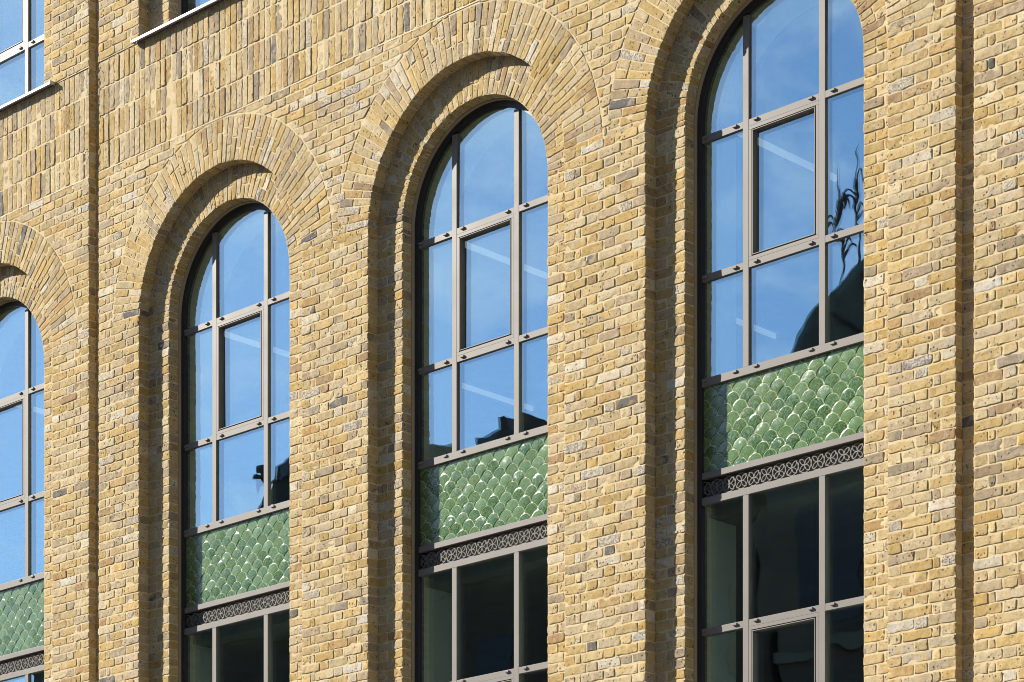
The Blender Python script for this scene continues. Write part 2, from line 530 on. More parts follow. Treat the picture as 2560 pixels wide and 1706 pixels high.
class Wall:
    def __init__(s):
        s.V, s.F, s.T, s.T2, s.n = [], [], [], [], 0
        s.mv, s.mf = [], []
    def brick(s, patch, W, H, mapf, tint=None, out=0.0, step=0.0125, rough=1.0):
        S, T = params(W, step), params(H, step)
        nx, ny = len(S), len(T)
        SS, TT = np.meshgrid(S, T)
        P, Q = patch(SS, TT)
        dS = np.minimum(SS, 1 - SS) * W
        dT = np.minimum(TT, 1 - TT) * H
        de = np.minimum(dS, dT)
        dc = np.hypot(np.clip(0.022 - dS, 0, 1), np.clip(0.022 - dT, 0, 1))      # near a corner
        cx, cy = max(3, int(W / 0.03) + 1), max(3, int(H / 0.022) + 1)
        wob = np.exp(-de / 0.012)
        P = P + field(ny, nx, cy, cx) * 0.0022 * wob * rough
        Q = Q + field(ny, nx, cy, cx) * 0.0019 * wob * rough
        # worn corners drawn in
        cw = np.clip(dc - 0.017, 0, 0.016) * np.where(SS < .5, np.where(TT < .5, *RNG.random(2)), np.where(TT < .5, *RNG.random(2))) * 0.42 * rough
        P = P - np.sign(SS - 0.5) * cw
        Q = Q - np.sign(TT - 0.5) * cw
        N = out + max(-0.0012, RNG.normal(0.0002, 0.0011)) + (SS - .5) * RNG.normal(0, 0.0018) + (TT - .5) * RNG.normal(0, 0.0018)
        N = N + field(ny, nx, cy, cx) * 0.0010 * rough
        N = N - 0.0013 * np.clip(1 - de / 0.0045, 0, 1) ** 2
        if RNG.random() < 0.33 * rough:      # a chip or press mark
            sx, sy = (RNG.random() * W, RNG.choice([0, H])) if RNG.random() < 0.6 else (RNG.choice([0, W]), RNG.random() * H)
            r = RNG.uniform(0.010, 0.024)
            N = N - RNG.uniform(0.003, 0.008) * np.exp(-(((SS * W - sx) / (r * 1.5)) ** 2 + ((TT * H - sy) / r) ** 2))
        if RNG.random() < 0.25 * rough:      # a crease across the face
            ax, b0 = RNG.normal(0, 0.5), RNG.random() * H
            N = N - 0.0026 * np.exp(-((TT * H - b0 - ax * (SS * W - W / 2) * 0.3) / 0.004) ** 2)
        q, ring = topo(ny, nx)
        Pr, Qr, Nr = P.ravel(), Q.ravel(), N.ravel()
        P2 = np.concatenate([Pr, Pr[ring], Pr[ring]])
        Q2 = np.concatenate([Qr, Qr[ring], Qr[ring]])
        N2 = np.concatenate([Nr, Nr[ring], np.full(len(ring), out - 0.016)])
        v = np.stack(mapf(P2, Q2, N2), -1)
        a, b, r = tint if tint is not None else new_tint()
        s.V.append(v)
        s.F.append(q + s.n)
        k = len(v)
        s.n += k
        s.T.append(np.broadcast_to(np.array([*a, r], np.float32), (k, 4)))
        s.T2.append(np.broadcast_to(np.array([*b, 1], np.float32), (k, 4)))
    def mquad(s, *pts):
        b = len(s.mv)
        s.mv += pts
        s.mf.append([b, b + 1, b + 2, b + 3])
    def build(s, name, parent):
        V = np.concatenate(s.V + ([np.array(s.mv, float)] if s.mv else []))
        F = np.concatenate(s.F + ([np.array(s.mf) + s.n] if s.mf else []))
        nb = sum(len(f) for f in s.F)
        me = bpy.data.meshes.new(name)
        me.vertices.add(len(V))
        me.vertices.foreach_set("co", V.astype(np.float32).ravel())
        me.loops.add(len(F) * 4)
        me.loops.foreach_set("vertex_index", F.astype(np.int32).ravel())
        me.polygons.add(len(F))
        me.polygons.foreach_set("loop_start", np.arange(0, len(F) * 4, 4, dtype=np.int32))
        mi = np.zeros(len(F), np.int32)
        mi[nb:] = 1
        me.materials.append(M_BRICK)
        me.materials.append(M_MORTAR)
        me.polygons.foreach_set("material_index", mi)
        me.polygons.foreach_set("use_smooth", np.ones(len(F), bool))
        for nm, L in (("tint", s.T), ("tint_two", s.T2)):
            a = np.concatenate(L + ([np.full((len(s.mv), 4), 0.5, np.float32)] if s.mv else [])).astype(np.float32)
            at = me.attributes.new(nm, 'FLOAT_COLOR', 'POINT')
            at.data.foreach_set("color", a.ravel())
        me.update(calc_edges=True)
        me.validate()
        return link(bpy.data.objects.new(name, me), parent)

def on_wall(y):
    return lambda p, q, n: (p, y - n, q)

def rect(x0, x1, z0, z1):
    return lambda S, T: (x0 + S * (x1 - x0), z0 + T * (z1 - z0))

MO = -0.0036            # mortar sits this far behind the brick faces

def flemish(L, odd, closers=True):
    """brick widths filling a length L"""
    J = 0.0085
    if L < 0.17:
        return [(0, L)]
    if odd:
        seq, c = [], [0.215, 0.1025]
    else:
        seq, c = ([0.1025, 0.05] if closers else [0.1025]), [0.215, 0.1025]
    tot, i = sum(seq) + J * len(seq), 0
    while tot < L + J - 0.03:
        w = c[i % 2]
        seq.append(w)
        tot += w + J
        i += 1
    over = tot - J - L
    if over > 0.03 and len(seq) > 1:
        last = seq[-1] - over
        if last < 0.04:
            seq.pop()
            k = (L - J * (len(seq) - 1)) / sum(seq)
            seq = [w * k for w in seq]
        else:
            seq[-1] = last
    else:
        k = (L - J * (len(seq) - 1)) / sum(seq)
        seq = [w * k for w in seq]
    out, x = [], 0.0
    for w in seq:
        out.append((x, x + w))
        x += w + J
    return out

def half_width(z, R):
    if z <= ZS:
        return R
    h = z - ZS
    return math.sqrt(R * R - h * h) if h < R else 0.0

def lay_course(w, z0, a, b, circles, odd, y, out=0.0):
    """one course between a and b at height z0, cut round the arch circles [(xc, R)]"""
    z1 = z0 + CO - 0.0095
    zm = (z0 + z1) / 2
    for (s0, s1) in flemish(b - a, odd):
        x0 = a + s0 + RNG.normal(0, 0.0012)
        x1 = a + s1 + RNG.normal(0, 0.0012)
        lay_cut(w, x0, x1, z0 + RNG.normal(0, 0.0009), z1 + RNG.normal(0, 0.0009), circles, y, out)

def lay_cut(w, x0, x1, z0, z1, circles, y, out):
    for xc, R in circles:
        if x1 < xc - R or x0 > xc + R or z1 < ZS or z0 > ZS + R:
            continue
        near = xc if x0 < xc < x1 else (x0 if x0 > xc else x1)
        topz = ZS + math.sqrt(max(0, R * R - (near - xc) ** 2)) if abs(near - xc) < R else ZS
        if topz <= z0:
            continue
        zm = (z0 + z1) / 2
        if zm < ZS + 0.78 * R:         # cut the side
            left = (x0 + x1) / 2 < xc
            hw = half_width(zm, R)
            if left:
                if x0 > xc - hw - 0.028:
                    return
                f = lambda S, T: _side(S, T, x0, x1, z0, z1, xc, R, -1)
                W = min(x1, xc - hw) - x0
            else:
                if x1 < xc + hw + 0.028:
                    return
                f = lambda S, T: _side(S, T, x0, x1, z0, z1, xc, R, 1)
                W = x1 - max(x0, xc + hw)
            w.brick(f, max(W, 0.03), z1 - z0, on_wall(y), out=out)
            return
        else:                          # cut the bottom
            xs = np.linspace(x0, x1, 9)
            low = ZS + np.sqrt(np.maximum(0, R * R - (xs - xc) ** 2))
            left_h = z1 - np.maximum(z0, low)
            good = xs[left_h > 0.014]
            if len(good) < 2:
                return
            xa, xb = good.min(), good.max()
            def g(S, T):
                x = xa + S * (xb - xa)
                lo = np.maximum(z0, ZS + np.sqrt(np.maximum(0, R * R - (x - xc) ** 2)))
                return x, lo + T * (z1 - lo)
            w.brick(g, max(xb - xa, 0.03), max(0.03, left_h.mean()), on_wall(y), out=out)
            return
    w.brick(rect(x0, x1, z0, z1), x1 - x0, z1 - z0, on_wall(y), out=out)

def _side(S, T, x0, x1, z0, z1, xc, R, sgn):
    z = z0 + T * (z1 - z0)
    h = np.maximum(0, z - ZS)
    hw = np.sqrt(np.maximum(0, R * R - h * h))
    if sgn < 0:
        b = np.minimum(x1, xc - hw)
        b = np.maximum(b, x0 + 0.012)
        return x0 + S * (b - x0), z
    a = np.maximum(x0, xc + hw)
    a = np.minimum(a, x1 - 0.012)
    return a + S * (x1 - a), z

def overlap(a, b):
    return max(a, X0), min(b, X1)

WINS = [(WC[0] - 0 + 0, 1), ]
ALLW = [WC[2] - BAY, WC[0], WC[1], WC[2]]         # four tall windows in view (first one belongs to the bay on the left)

building = empty("brick_building", (0, 0, 0))
tag(building, "sunlit yellow stock brick building with tall arched windows and green fish scale tile panels", "building")

# ---- bays: courses, piers, soldier band
for bi, (ba, bb) in enumerate(BAYS):
    a, b = overlap(ba, bb)
    if b - a < 0.2:
        continue
    ws = [x for x in ALLW if ba < x < bb]
    w = Wall()
    sold = Wall()
    nrow = int((SOLD_B - 0.010 - ZB) / CO)
    for k in range(nrow):
        z0 = SOLD_B - 0.010 - 0.0655 - CO * k
        odd = k % 2 == 0
        if z0 >= ZS - 0.02:
            start, end = (ba, bb) if bi == 1 else (a if bi == 0 else ba, bb if bi == 0 else b)
            if bi == 0:       # keep the joints of the right-hand quoin true
                segs = [(bb - s1, bb - s0) for s0, s1 in flemish(bb - a, odd)]
                for x0, x1 in segs:
                    lay_cut(w, x0 + RNG.normal(0, .0012), x1 + RNG.normal(0, .0012), z0 + RNG.normal(0, .0009), z0 + 0.0655 + RNG.normal(0, .0009), [(x, RE + 0.009) for x in ws], 0.0, 0.0)
            else:
                lay_course(w, z0, start, end, [(x, RE + 0.009) for x in ws], odd, 0.0)
        else:
            cuts = [a]
            for x in ws:
                cuts += [x - RO, x + RO]
            cuts.append(b)
            for i in range(0, len(cuts), 2):
                if cuts[i + 1] - cuts[i] > 0.05:
                    if bi == 0 or (bi == 1 and i == len(cuts) - 2):
                        for s0, s1 in flemish(cuts[i + 1] - cuts[i], odd):
                            lay_cut(w, cuts[i + 1] - s1 + RNG.normal(0, .0012), cuts[i + 1] - s0 + RNG.normal(0, .0012), z0 + RNG.normal(0, .0009), z0 + 0.0655 + RNG.normal(0, .0009), [], 0.0, 0.0)
                    else:
                        lay_course(w, z0, cuts[i], cuts[i + 1], [], odd, 0.0)
    # courses above the soldier band, beside the upper windows
    uw = [x for x in ws if x < -3]
    k = 0
    while SOLD_T + 0.011 + CO * k < ZT:
        z0 = SOLD_T + 0.011 + CO * k
        cuts = [a]
        for x in uw:
            cuts += [x - RO, x + RO]
        cuts.append(b)
        for i in range(0, len(cuts), 2):
            if cuts[i + 1] - cuts[i] > 0.05:
                for s0, s1 in flemish(cuts[i + 1] - cuts[i], k % 2 == 0):
                    lay_cut(w, cuts[i + 1] - s1, cuts[i + 1] - s0, z0, z0 + 0.0655, [], 0.0, 0.0)
        k += 1
    # mortar sheet of the bay, open at the windows
    ym = -MO
    xs = set(np.arange(a, b, 0.05).tolist() + [a, b])
    for x in ws:
        xs |= set((x + np.linspace(-RO - .002, RO + .002, 70)).tolist())
    xs = sorted(v for v in xs if a <= v <= b)
    for p, q in zip(xs[:-1], xs[1:]):
        if q - p < 1e-6:
            continue
        m_ = (p + q) / 2
        inn = [x for x in ws if abs(m_ - x) < RO]
        if inn:
            x = inn[0]
            zp = ZS + math.sqrt(max(0, (RO + .001) ** 2 - (p - x) ** 2))
            zq = ZS + math.sqrt(max(0, (RO + .001) ** 2 - (q - x) ** 2))
        else:
            zp = zq = ZB
        w.mquad((p, ym, zp), (q, ym, zq), (q, ym, SOLD_B), (p, ym, SOLD_B))
        if not [x for x in uw if abs(m_ - x) < RO]:
            w.mquad((p, ym, SOLD_T), (q, ym, SOLD_T), (q, ym, ZT), (p, ym, ZT))
        sold.mquad((p, ym + 0.007, SOLD_B), (q, ym + 0.007, SOLD_B), (q, ym + 0.007, SOLD_T), (p, ym + 0.007, SOLD_T))
    # soldier band: four stacked rows of upright bricks
    pitch = 0.0722
    rows = 4
    rh = (SOLD_T - SOLD_B) / rows
    nx = int(round((b - a) / pitch))
    for r in range(rows):
        for i in range(nx):
            x0 = a + (b - a) * i / nx + 0.0045 + RNG.normal(0, 0.0012)
            x1 = a + (b - a) * (i + 1) / nx - 0.0045 + RNG.normal(0, 0.0012)
            z0 = SOLD_B + rh * r + 0.006 + RNG.normal(0, 0.0015)
            z1 = SOLD_B + rh * (r + 1) - 0.006 + RNG.normal(0, 0.0015)
            sold.brick(rect(x0, x1, z0, z1), x1 - x0, z1 - z0, on_wall(0.007), out=RNG.normal(0.0, 0.0016))
    wo_ = w.build("brick_bay", building)
    so_ = sold.build("soldier_course", wo_)
    # sloped white mortar bed under the soldiers
    fl = MB()
    xs = np.arange(a, b + 0.02, 0.03)
    for p, q in zip(xs[:-1], xs[1:]):
        j0, j1 = 0.0025 * math.sin(p * 23) + 0.002 * math.sin(p * 71), 0.0025 * math.sin(q * 23) + 0.002 * math.sin(q * 71)
        q = min(q, b)
        fl.quad((p, -0.0015, SOLD_B - 0.013), (q, -0.0015, SOLD_B - 0.013), (q, 0.016, SOLD_B + 0.006 + j1), (p, 0.016, SOLD_B + 0.006 + j0))
    fl.build("mortar_bed", M_FILLET, wo_)

# ---- vertical recessed joints between the bays
for gx0, gx1 in ((GROOVE_L - BAY, GROOVE_R - BAY), (GROOVE_L, GROOVE_R)):
    w = Wall()
    k = 0
    while ZB + CO * k < ZT:
        z0 = SOLD_B - 0.010 - 0.0655 - CO * (int((SOLD_B - 0.010 - ZB) / CO) - 1) + CO * k
        z1 = z0 + 0.0655
        w.brick(rect(gx0 + 0.002, gx1, z0, z1), gx1 - gx0, 0.0655, on_wall(GROOVE_D))
        w.brick(rect(0.004, GROOVE_D, z0, z1), GROOVE_D, 0.0655, lambda p, q, n, X=gx0: (X + n, p, q))
        w.brick(rect(0.004, GROOVE_D, z0, z1), GROOVE_D, 0.0655, lambda p, q, n, X=gx1: (X - n, p, q))
        k += 1
    e = -MO
    w.mquad((gx0 - e, GROOVE_D + e, ZB), (gx1 + e, GROOVE_D + e, ZB), (gx1 + e, GROOVE_D + e, ZT), (gx0 - e, GROOVE_D + e, ZT))
    w.mquad((gx0 - e, e, ZB), (gx0 - e, GROOVE_D + e, ZB), (gx0 - e, GROOVE_D + e, ZT), (gx0 - e, e, ZT))
    w.mquad((gx1 + e, GROOVE_D + e, ZB), (gx1 + e, e, ZB), (gx1 + e, e, ZT), (gx1 + e, GROOVE_D + e, ZT))
    w.build("recessed_joint", building)

# ---- arches
def radial(xc, y):
    def f(p, q, n):      # p radius, q angle
        return xc + p * np.cos(q), y - n, ZS + p * np.sin(q)
    return f

def vous(r0, r1, t0, t1):
    return lambda S, T: (r0 + S * (r1 - r0), t0 + T * (t1 - t0))

class RadWall(Wall):
    pass

def ring(w, xc, y, r0, r1, n, splits):
    """voussoirs between radius r0 and r1"""
    rm = (r0 + r1) / 2
    tints = []
    da = math.pi / n
    for i in range(n):
        ta = [None]
        cut = splits[i % len(splits)] + RNG.normal(0, 0.012)
        rs = [(r0, cut - 0.004), (cut + 0.004, r1)] if r0 + 0.03 < cut < r1 - 0.03 else [(r0, r1)]
        for j, (a, b) in enumerate(rs):
            tn = new_tint()
            if j == 0:
                tints.append(tn)
            ja = 0.0030 / a
            t0, t1 = i * da + ja + RNG.normal(0, .0006), (i + 1) * da - ja + RNG.normal(0, .0006)
            H = (t1 - t0) * (a + b) / 2
            rmid = (a + b) / 2
            # work in metres along the arc so the wear has the right size
            w.brick(lambda S, T, a=a, b=b, t0=t0, t1=t1, rmid=rmid: (a + S * (b - a), (t0 + T * (t1 - t0)) * rmid), b - a, H,
                    lambda p, q, nn, rmid=rmid: (xc + p * np.cos(q / rmid), y - nn, ZS + p * np.sin(q / rmid)), tint=tn, rough=0.75)
    return tints

def soffit(w, xc, R, y0, y1, n, tints):
    da = math.pi / n
    for i in range(n):
        t0, t1 = i * da + 0.0035 / R, (i + 1) * da - 0.0035 / R
        w.brick(lambda S, T, t0=t0, t1=t1: (y0 + S * (y1 - y0), (t0 + T * (t1 - t0)) * R), y1 - y0, (t1 - t0) * R,
                lambda p, q, nn: (xc + (R - nn) * np.cos(q / R), p, ZS + (R - nn) * np.sin(q / R)), tint=tints[i], rough=0.7)
    e = -MO
    m = 60
    for i in range(m):
        t0, t1 = math.pi * i / m, math.pi * (i + 1) / m
        P = lambda t, y: (xc + (R + e) * math.cos(t), y, ZS + (R + e) * math.sin(t))
        w.mquad(P(t0, y0 + e), P(t1, y0 + e), P(t1, y1 + e), P(t0, y1 + e))

def jambs(w, xc, R, y0, y1, z0, z1, sides=(-1, 1)):
    e = -MO
    for sg in sides:
        X = xc + sg * R
        w.mquad((X + sg * e, y0 + e, z0), (X + sg * e, y1 + e, z0), (X + sg * e, y1 + e, z1), (X + sg * e, y0 + e, z1))
        k = 0
        base = SOLD_B - 0.010 - 0.0655
        zz = base - CO * int((base - z0) / CO) if z0 < ZS else z0 + 0.011
        while zz + 0.03 < z1:
            ze = min(zz + 0.0655, z1 - 0.004)
            w.brick(rect(y0 + 0.003, y1 - 0.002, zz, ze), y1 - y0, ze - zz, lambda p, q, n, X=X, sg=sg: (X - sg * n, p, q), rough=0.8)
            zz += CO

def p1_strip(w, xc, z0, z1, sides=(-1, 1)):
    """courses of the first recess beside the opening"""
    base = SOLD_B - 0.010 - 0.0655
    zz = base - CO * int((base - z0) / CO) if z0 < ZS else z0 + 0.011
    k = 0
    while zz + 0.03 < z1:
        ze = min(zz + 0.0655, z1 - 0.004)
        for sg in sides:
            L = RO - RI
            segs = [(0.0, 0.102), (0.113, L)] if k % 2 else [(0.0, 0.166), (0.177, L)]
            for s0, s1 in segs:
                xa, xb = xc + sg * (RI + s0), xc + sg * (RI + s1)
                x0, x1 = min(xa, xb), max(xa, xb)
                w.brick(rect(x0, x1, zz, ze), x1 - x0, ze - zz, on_wall(D1))
        zz += CO
        k += 1

for xc in ALLW:
    w = Wall()
    N1 = 62
    tn = ring(w, xc, 0.0, RO, RE, N1, [RO + 0.245, RO + 0.118, RO + 0.19, RO + 0.118, RO + 0.245])
    soffit(w, xc, RO, 0.003, D1, N1, tn)
    jambs(w, xc, RO, 0.0, D1, ZB, ZS)
    inner = Wall()
    N2 = 48
    tn = ring(inner, xc, D1, RI, RO + 0.012, N2, [RI + 0.113, RI + 0.17, RI + 0.21, RI + 0.113])
    soffit(inner, xc, RI, D1 + 0.003, D2, N2, tn)
    jambs(inner, xc, RI, D1, D2, ZB, ZS)
    p1_strip(inner, xc, ZB, ZS)
    e = -MO
    m = 60
    for i in range(m):
        t0, t1 = math.pi * i / m, math.pi * (i + 1) / m
        P = lambda t, r: (xc + r * math.cos(t), D1 + e, ZS + r * math.sin(t))
        inner.mquad(P(t0, RI), P(t0, RO + .03), P(t1, RO + .03), P(t1, RI))
    for sg in (-1, 1):
        inner.mquad((xc + sg * RI, D1 + e, ZB), (xc + sg * (RO + .03), D1 + e, ZB), (xc + sg * (RO + .03), D1 + e, ZS), (xc + sg * RI, D1 + e, ZS))
    ao = w.build("brick_arch", building)
    inner.build("inner_arch", ao)

# reveals of the two upper openings
UPPER = [WC[2] - BAY, WC[0]]
UTOP = 14.9
for xc in UPPER:
    for sg in (-1, 1):
        w = Wall()
        jambs(w, xc, RO, 0.0, D1, SOLD_T, ZT, (sg,))
        jambs(w, xc, RI, D1, D2, SOLD_T, ZT, (sg,))
        p1_strip(w, xc, SOLD_T, ZT, (sg,))
        e = -MO
        w.mquad((xc + sg * RI, D1 + e, SOLD_T), (xc + sg * (RO + .03), D1 + e, SOLD_T), (xc + sg * (RO + .03), D1 + e, ZT), (xc + sg * RI, D1 + e, ZT))
        w.build("window_reveal", building)

# ------------------------------------------------------------------ windows
MX = 0.3375
MW = 0.026          # half a mullion
RF = RI - 0.050     # inner radius of the arched frame
ZLOW = ZB + 0.10
XE = RF             # inner edge of the side members
def head(x, R):
    return ZS + math.sqrt(max(0.0, R * R - x * x))

def tile_mesh():
    Wd, Hd = 1.50, 0.625
    R, pw, ph = 0.0695, 0.136, 0.0685
    nx, nz_ = 400, 168
    x = np.linspace(-Wd / 2, Wd / 2, nx)
    z = np.linspace(0, Hd, nz_)
    X, Z = np.meshgrid(x, z)
    hgt = np.zeros_like(X)
    done = np.zeros(X.shape, bool)
    A = np.zeros(X.shape + (4,), np.float32)
    A[..., 3] = 1
    rg = np.random.default_rng(21)
    table = rg.random((40, 60, 5))
    for k in range(-1, 13):
        zk = k * ph - 0.01
        offx = (k % 2) * pw / 2
        ci = np.round((X - offx) / pw).astype(int)
        cx = ci * pw + offx
        dx, dz = X - cx, Z - zk
        dist = np.where(dz > 0, np.hypot(dx, dz), np.abs(dx))
        ins = (dist <= R) & ~done
        t = table[(k + 2) % 40, (ci + 20) % 60]
        ed = (R - dist)
        dome = 0.0022 * (1 - (dist / R) ** 2) * (0.2 + 1.4 * t[..., 3])
        rim = 0.0007 * np.exp(-((ed - 0.004) / 0.003) ** 2)
        edge = -0.0022 * np.exp(-(ed / 0.0018) ** 2)
        tilt = (t[..., 1] - .5) * 0.05 * dx + (t[..., 2] - .5) * 0.05 * dz
        h = 0.004 + dome + rim + edge + tilt
        hgt = np.where(ins, h, hgt)
        A[..., 0] = np.where(ins, t[..., 0], A[..., 0])
        A[..., 1] = np.where(ins, np.clip(ed / 0.035, 0, 1), A[..., 1])
        A[..., 2] = np.where(ins, t[..., 4], A[..., 2])
        done |= ins
    V = np.stack([X, -hgt, Z], -1).reshape(-1, 3)
    g = np.arange(nx * nz_).reshape(nz_, nx)
    F = np.stack([g[:-1, :-1], g[:-1, 1:], g[1:, 1:], g[1:, :-1]], -1).reshape(-1, 4)
    # back of the panel
    b = len(V)
    V = np.concatenate([V, np.array([(-Wd / 2, .03, 0), (Wd / 2, .03, 0), (Wd / 2, .03, Hd), (-Wd / 2, .03, Hd)])])
    F = np.concatenate([F, np.array([[b + 3, b + 2, b + 1, b]])])
    me = bpy.data.meshes.new("tile_panel")
    me.vertices.add(len(V))
    me.vertices.foreach_set("co", V.astype(np.float32).ravel())
    me.loops.add(len(F) * 4)
    me.loops.foreach_set("vertex_index", F.astype(np.int32).ravel())
    me.polygons.add(len(F))
    me.polygons.foreach_set("loop_start", np.arange(0, len(F) * 4, 4, dtype=np.int32))
    me.polygons.foreach_set("use_smooth", np.ones(len(F), bool))
    at = me.attributes.new("tile", 'FLOAT_COLOR', 'POINT')
    a = np.concatenate([A.reshape(-1, 4), np.ones((4, 4), np.float32)])
    at.data.foreach_set("color", a.astype(np.float32).ravel())
    me.materials.append(M_TILE)
    me.update(calc_edges=True)
    return me

def grille_mesh():
    """cut metal band: a row of circles, each with four petals crossing at its middle"""
    mb = MB()
    hw = 0.0025
    def line(pts, y0=0.0, y1=0.012):
        n = len(pts)
        A, B = [], []
        for i, (x, z) in enumerate(pts):
            x0, z0 = pts[max(0, i - 1)]
            x1, z1 = pts[min(n - 1, i + 1)]
            d = math.hypot(x1 - x0, z1 - z0) or 1
            nx_, nz2 = -(z1 - z0) / d * hw, (x1 - x0) / d * hw
            A.append((x + nx_, z + nz2))
            B.append((x - nx_, z - nz2))
        mb.band(A, B, y0, y1)
    n = 14
    pw = 1.50 / n * 1.055
    r = pw / 2 - 0.001
    for i in range(n):
        c = (i - (n - 1) / 2) * pw
        if abs(c) > 0.74:
            continue
        full = arc(c, 0, r, 0, 2 * math.pi, 28)
        line(full)
        for k in range(4):
            a = math.pi / 4 + k * math.pi / 2
            L = r * 1.12
            for sgn in (-1, 1):
                pts = []
                for q in range(9):
                    t = q / 8
                    s = math.sin(math.pi * t) * L * 0.235 * sgn
                    pts.append((c + math.cos(a) * L * t - math.sin(a) * s, math.sin(a) * L * t + math.cos(a) * s))
                line(pts, 0.001 if sgn > 0 else 0.0005, 0.0115 if sgn > 0 else 0.0125)
    me = bpy.data.meshes.new("vent_grille")
    me.from_pydata(mb.v, [], mb.f)
    me.materials.append(M_FRAME)
    me.update()
    return me

TILE_ME, GRILLE_ME = tile_mesh(), grille_mesh()
cap_mb = MB()
cap_mb.prism([(-0.019, -0.0085), (0.019, -0.0085), (0.019, 0.0085), (-0.019, 0.0085)], -0.012, 0.004)
CAP_ME = bpy.data.meshes.new("drain_cap")
CAP_ME.from_pydata(cap_mb.v, [], cap_mb.f)
CAP_ME.materials.append(M_FRAME)
CAP_ME.update()

def cap(parent, x, z):
    o = link(bpy.data.objects.new("drain_cap", CAP_ME), parent)
    o.location = (x, YF, z)
    bv = o.modifiers.new("bevel", 'BEVEL')
    bv.width = 0.003
    bv.segments = 2

def pane(parent, poly, y=YG, tilt=None):
    """double glazed unit: outer and inner sheet; poly relative to the window centre"""
    mb = MB()
    cx = sum(p[0] for p in poly) / len(poly)
    cz = sum(p[1] for p in poly) / len(poly)
    P = [(x - cx, z - cz) for x, z in poly]
    n = len(P)
    b = 0
    mb.v = [(x, 0, z) for x, z in P] + [(x, 0.026, z) for x, z in P]
    mb.f = [tuple(range(n)), tuple(range(2 * n - 1, n - 1, -1))]
    o = mb.build("glass_pane", M_GLASS, parent)
    o.location = (cx, y, cz)
    t = tilt or (RNG.normal(0, 0.0016), RNG.normal(0, 0.0022))
    o.rotation_euler = (t[0], 0, t[1])
    return o

def rect_poly(x0, x1, z0, z1):
    return [(x0, z0), (x1, z0), (x1, z1), (x0, z1)]

def casement(parent, x0, x1, z0, z1):
    """opening sash with its fixed surround, dark gap and thin bright lip; origin at the window centre"""
    fw = 0.026
    mb = MB()
    a, b, c, d = x0, x1, z0, z1
    mb.box(a, b, YF + .001, YF + .05, d - fw, d)
    mb.box(a, b, YF + .001, YF + .05, c, c + fw)
    mb.box(a, a + fw, YF + .001, YF + .05, c + fw, d - fw)
    mb.box(b - fw, b, YF + .001, YF + .05, c + fw, d - fw)
    g = fw + 0.007
    lw = 0.006
    mb.box(a + g, b - g, YF - .002, YF + .055, d - g - lw, d - g)
    mb.box(a + g, b - g, YF - .002, YF + .055, c + g, c + g + lw)
    mb.box(a + g, a + g + lw, YF - .002, YF + .055, c + g + lw, d - g - lw)
    mb.box(b - g - lw, b - g, YF - .002, YF + .055, c + g + lw, d - g - lw)
    o = mb.build("casement", M_FRAME, parent, bevel=0.0012)
    gk = MB()
    gk.box(a + fw, b - fw, YF + .030, YF + .034, d - g, d - fw)
    gk.box(a + fw, b - fw, YF + .030, YF + .034, c + fw, c + g)
    gk.box(a + fw, a + g, YF + .030, YF + .034, c + g, d - g)
    gk.box(b - g, b - fw, YF + .030, YF + .034, c + g, d - g)
    gk.build("gasket", M_GASKET, parent)
    i = g + lw
    pane(parent, rect_poly(a + i, b - i, c + i, d - i), YF + 0.034)

